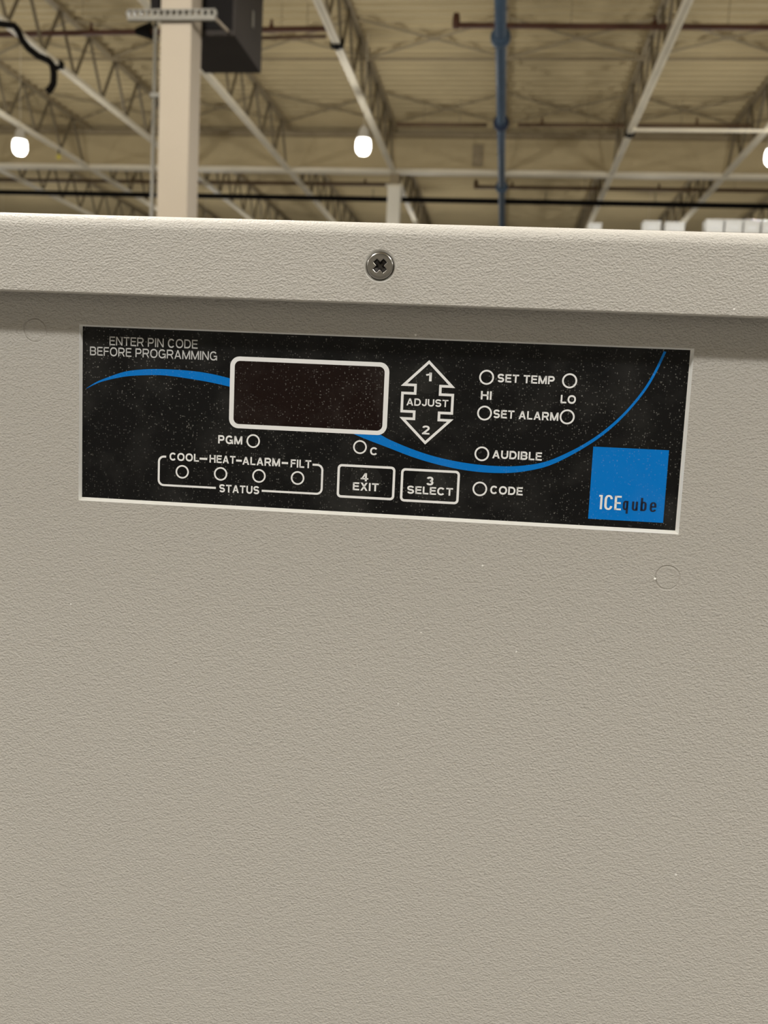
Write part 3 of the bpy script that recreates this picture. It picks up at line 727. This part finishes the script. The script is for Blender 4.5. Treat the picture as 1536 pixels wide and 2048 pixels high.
# lettering: a grotesque of strokes, caps one unit high; glyph() gives width, quads and strokes
def glyph(c, t):
    h = t / 2; Q, P = [], []
    def el(cx, cy, rx, ry, a0, a1, n=18):
        out = []
        for k in range(n + 1):
            a = math.radians(a0 + (a1 - a0) * k / n); ca, sa = math.cos(a), math.sin(a); e_ = .90
            out.append((cx + rx * math.copysign(abs(ca) ** e_, ca), cy + ry * math.copysign(abs(sa) ** e_, sa)))
        return out
    def para(x0, y0, x1, y1, w_): Q.append([(x0 - w_ / 2, y0), (x0 + w_ / 2, y0), (x1 + w_ / 2, y1), (x1 - w_ / 2, y1)])
    def rect(x0, y0, x1, y1): Q.append([(x0, y0), (x1, y0), (x1, y1), (x0, y1)])
    def stem(x): rect(x - h, 0, x + h, 1)
    v = t * .9                      # horizontals are a little thinner
    if c == 'A':
        W = .98; k = t * 1.08; para(k / 2, 0, W / 2, 1, k); para(W - k / 2, 0, W / 2, 1, k); rect(.24, .22, W - .24, .22 + v * .9)
    elif c == 'B':
        W = .90; stem(h); r = (1 - v) / 4
        P.append([(h, 1 - v / 2)] + el(W * .52, 1 - v / 2 - r, W * .45 - h, r, 90, -90) + [(h, .5)]); P.append([(h, .5)] + el(W * .55, v / 2 + r, W * .45 - h, r, 90, -90) + [(h, v / 2)])
    elif c == 'C':
        W = .98; P.append(el(W / 2, .5, W / 2 - h, .52 - h, 38, 322, 30))
    elif c == 'D':
        W = .94; stem(h); P.append([(h, 1 - v / 2)] + el(W * .45, .5, W * .55 - h, .5 - v / 2, 90, -90, 24) + [(h, v / 2)])
    elif c in 'EF':
        W = .80 if c == 'E' else .76; stem(h); rect(0, 1 - v, W, 1); rect(0, .5 - v / 2 + .02, W * .93, .5 + v / 2 + .02)
        if c == 'E': rect(0, 0, W + .02, v)
    elif c == 'G':
        W = 1.04; P.append(el(W / 2, .5, W / 2 - h, .52 - h, 40, 330, 30)); rect(W * .54, .53 - v, W, .53); rect(W - t * .8, 0, W, .5)
    elif c == 'H':
        W = .94; stem(h); stem(W - h); rect(0, .5 - v / 2 + .02, W, .5 + v / 2 + .02)
    elif c == 'I':
        W = t; stem(h)
    elif c == 'J':
        W = .72; r = W / 2 - h; P.append([(W - h, 1)] + [(W - h, .36)] + el(W / 2, .34, r, .34 - h, 0, -172))
    elif c == 'L':
        W = .74; stem(h); rect(0, 0, W, v)
    elif c == 'M':
        W = 1.12; stem(h); stem(W - h); para(W / 2, 0, h * 1.15, 1, t * 1.05); para(W / 2, 0, W - h * 1.15, 1, t * 1.05)
    elif c == 'N':
        W = .94; stem(h); stem(W - h); para(W - h * 1.1, 0, h * 1.1, 1, t * 1.15)
    elif c == 'O':
        W = 1.06; P.append(el(W / 2, .5, W / 2 - h, .52 - h, 0, 360, 40))
    elif c in 'PR':
        W = .88 if c == 'P' else .94; stem(h); r = .27 - v / 4 + .01
        P.append([(h, 1 - v / 2)] + el(W * .56, 1 - v / 2 - r, W * .42 - h, r, 90, -90) + [(h, 1 - v / 2 - 2 * r)])
        if c == 'R': para(W - t * .55, 0, W * .60, 1 - v / 2 - 2 * r, t * 1.1)
    elif c == 'S':
        W = .88; r = (1.03 - v) / 4
        P.append(el(W / 2, 1.015 - v / 2 - r, W / 2 - h, r, 18, 262) + el(W / 2, -.015 + v / 2 + r, W / 2 - h, r, 82, -162))
    elif c == 'T':
        W = .86; rect(W / 2 - h, 0, W / 2 + h, 1); rect(0, 1 - v, W, 1)
    elif c == 'U':
        W = .93; P.append([(h, 1), (h, .42)] + el(W / 2, .40, W / 2 - h, .42 - h, 180, 360) + [(W - h, .42), (W - h, 1)])
    elif c == 'X':
        W = .92; k = t * 1.15; para(k / 2, 0, W - k / 2 - .02, 1, k); para(W - k / 2, 0, k / 2 + .02, 1, k)
    elif c == '1':
        W = .44; rect(W - t, 0, W, 1); P.append([(0, .70), (W - h - .05, .78), (W - h, 1)])
    elif c == '2':
        W = .74; P.append(el(W / 2, .70, W / 2 - h, .30 - h, 170, -35) + [(h * 1.1, v * .5)]); rect(0, 0, W, v)
    elif c == '3':
        W = .74; r = (1.02 - v) / 4
        P.append(el(W / 2, 1.01 - v / 2 - r, W / 2 - h - .02, r, 165, -88)); P.append(el(W / 2, -.01 + v / 2 + r, W / 2 - h, r, 88, -165))
    elif c == '4':
        W = .78; rect(W * .56, 0, W * .56 + t, 1); rect(0, .22, W, .22 + v); para(t * .55, .24, W * .66, 1, t * .95)
    elif c == 'c':                  # condensed capital C
        W = .44; P.append(el(W / 2, .68, W / 2 - h, .33 - h, 10, 180) + el(W / 2, .32, W / 2 - h, .33 - h, 180, 350))
    elif c == 'f':                  # condensed capital E
        W = .40; stem(h); rect(0, 1 - v, W, 1); rect(0, .5 - v / 2, W * .92, .5 + v / 2); rect(0, 0, W, v)
    elif c in 'qb':
        W = .42; s0 = .0; P.append(el(W / 2, .5, W / 2 - h, .36 - h, 0, 180, 12) + [(h, .5)] if False else el(W / 2, .68, W / 2 - h, .34 - h, 0, 180, 12) + el(W / 2, .34, W / 2 - h, .34 - h, 180, 360, 12) + [(W - h, .68)])
        if c == 'q': rect(W - t, -.38, W, 1)
        else: rect(0, 0, t, 1.42)
    elif c == 'u':
        W = .42; P.append([(h, 1), (h, .34)] + el(W / 2, .32, W / 2 - h, .34 - h, 180, 360, 12) + [(W - h, .34)]); rect(W - t, 0, W, 1)
    elif c == 'e':
        W = .42; P.append([(h, .52), (W - h, .52)] + el(W / 2, .68, W / 2 - h, .34 - h, 0, 180, 12) + el(W / 2, .32, W / 2 - h, .34 - h, 180, 345, 12))
    else:
        W = .30
    return W, Q, P
def text(s, u0, u1, v0, v1, m_=None, t=.215, gap=.15, y=Y3 - .00001, name='lettering'):
    x = 0; items = []
    for c in s:
        W, Q, P = glyph(c, t); items.append((x, Q, P)); x += W + gap
    tot = x - gap; kx_, ky_ = (u1 - u0) / tot, (v1 - v0)
    b_ = MB()
    def put(px_, py_): return b_.bm.verts.new(((u0 + px_ * kx_) * mm, y, (v0 + py_ * ky_) * mm + H0))
    for x, Q, P in items:
        for q_ in Q: b_.bm.faces.new([put(x + p_[0], p_[1]) for p_ in q_])
        for pth in P:
            pth = [p_ for i, p_ in enumerate(pth) if i == 0 or (Vector(p_) - Vector(pth[i - 1])).length > 1e-5]
            cl = (Vector(pth[0]) - Vector(pth[-1])).length < 1e-4
            if cl: pth = pth[:-1]
            l_, r_ = stroke(pth, t * (1.02 if len(pth) > 5 else .95), cl)
            A_ = [put(x + p_[0], p_[1]) for p_ in l_]; B_ = [put(x + p_[0], p_[1]) for p_ in r_]
            n = len(A_)
            for k in range(n if cl else n - 1): b_.bm.faces.new((A_[k], A_[(k + 1) % n], B_[(k + 1) % n], B_[k]))
    for f_ in b_.bm.faces:
        f_.normal_update()
        if f_.normal.y > 0: f_.normal_flip()
    me = bpy.data.meshes.new(name); b_.bm.to_mesh(me); b_.bm.free(); me.materials.append(m_ or MAT_WHITE)
    o = bpy.data.objects.new(name, me); COL.objects.link(o); o.parent = film
    return o
text('ENTER PIN CODE', -82.9, -55.1, 21.1, 23.75, MAT_SHADEDINK, .155)
text('BEFORE PROGRAMMING', -89.1, -48.9, 17.8, 20.45, MAT_SHADEDINK, .155)
text('PGM', -48.0, -40.4, -7.45, -4.9)
text('C', -.75, 1.6, -8.6, -6.3)
text('COOL', -63.3, -53.95, -13.45, -11.05); text('HEAT', -50.6, -42.4, -13.5, -11.1)
text('ALARM', -40.2, -28.4, -13.6, -11.15); text('FILT', -25.1, -18.7, -13.65, -11.2)
text('STATUS', -47.3, -34.7, -22.5, -20.1)
text('1', 15.15, 16.85, 14.3, 16.9, t=.2); text('2', 14.75, 17.0, -1.6, 1.05, t=.2)
text('3', 16.8, 18.95, -16.9, -14.35, t=.22); text('4', -3.3, -.95, -16.75, -14.25, t=.2)
text('ADJUST', 9.65, 22.2, 6.85, 9.0, t=.2)
text('SELECT', 11.1, 25.0, -19.75, -17.4, t=.22); text('EXIT', -5.6, 2.35, -19.65, -17.2, t=.22)
text('SET TEMP', 36.4, 53.2, 14.95, 17.35); text('SET ALARM', 35.8, 55.0, 4.3, 6.75)
text('HI', 31.75, 34.95, 9.6, 12.1); text('LO', 55.3, 59.75, 9.55, 12.0)
text('AUDIBLE', 36.2, 50.9, -7.75, -5.3); text('CODE', 36.2, 45.9, -18.5, -16.05)
# logo square
sub(MB().plate(loc([(65.8, -24.4), (87.8, -24.4), (87.8, -2.8), (65.8, -2.8)]), Y1, 0), 'logo_square', MAT_BLUE, 'bright blue logo square')
sub(MB().plate(loc([(68.98, -21.35), (69.62, -21.35), (69.62, -17.05), (68.6, -17.05), (68.6, -17.6), (68.98, -17.6)]), Y3, 0), 'lettering', MAT_WHITE)
text('c', 70.25, 72.65, -21.4, -17.0, t=.125); text('f', 73.2, 75.2, -21.35, -17.05, t=.135)
text('q', 75.7, 77.25, -21.2, -18.45, MAT_NAVY, .16); text('u', 78.35, 80.05, -21.2, -18.5, MAT_NAVY, .15)
text('b', 80.85, 82.6, -21.2, -18.45, MAT_NAVY, .15); text('e', 83.6, 85.45, -21.25, -18.45, MAT_NAVY, .14)
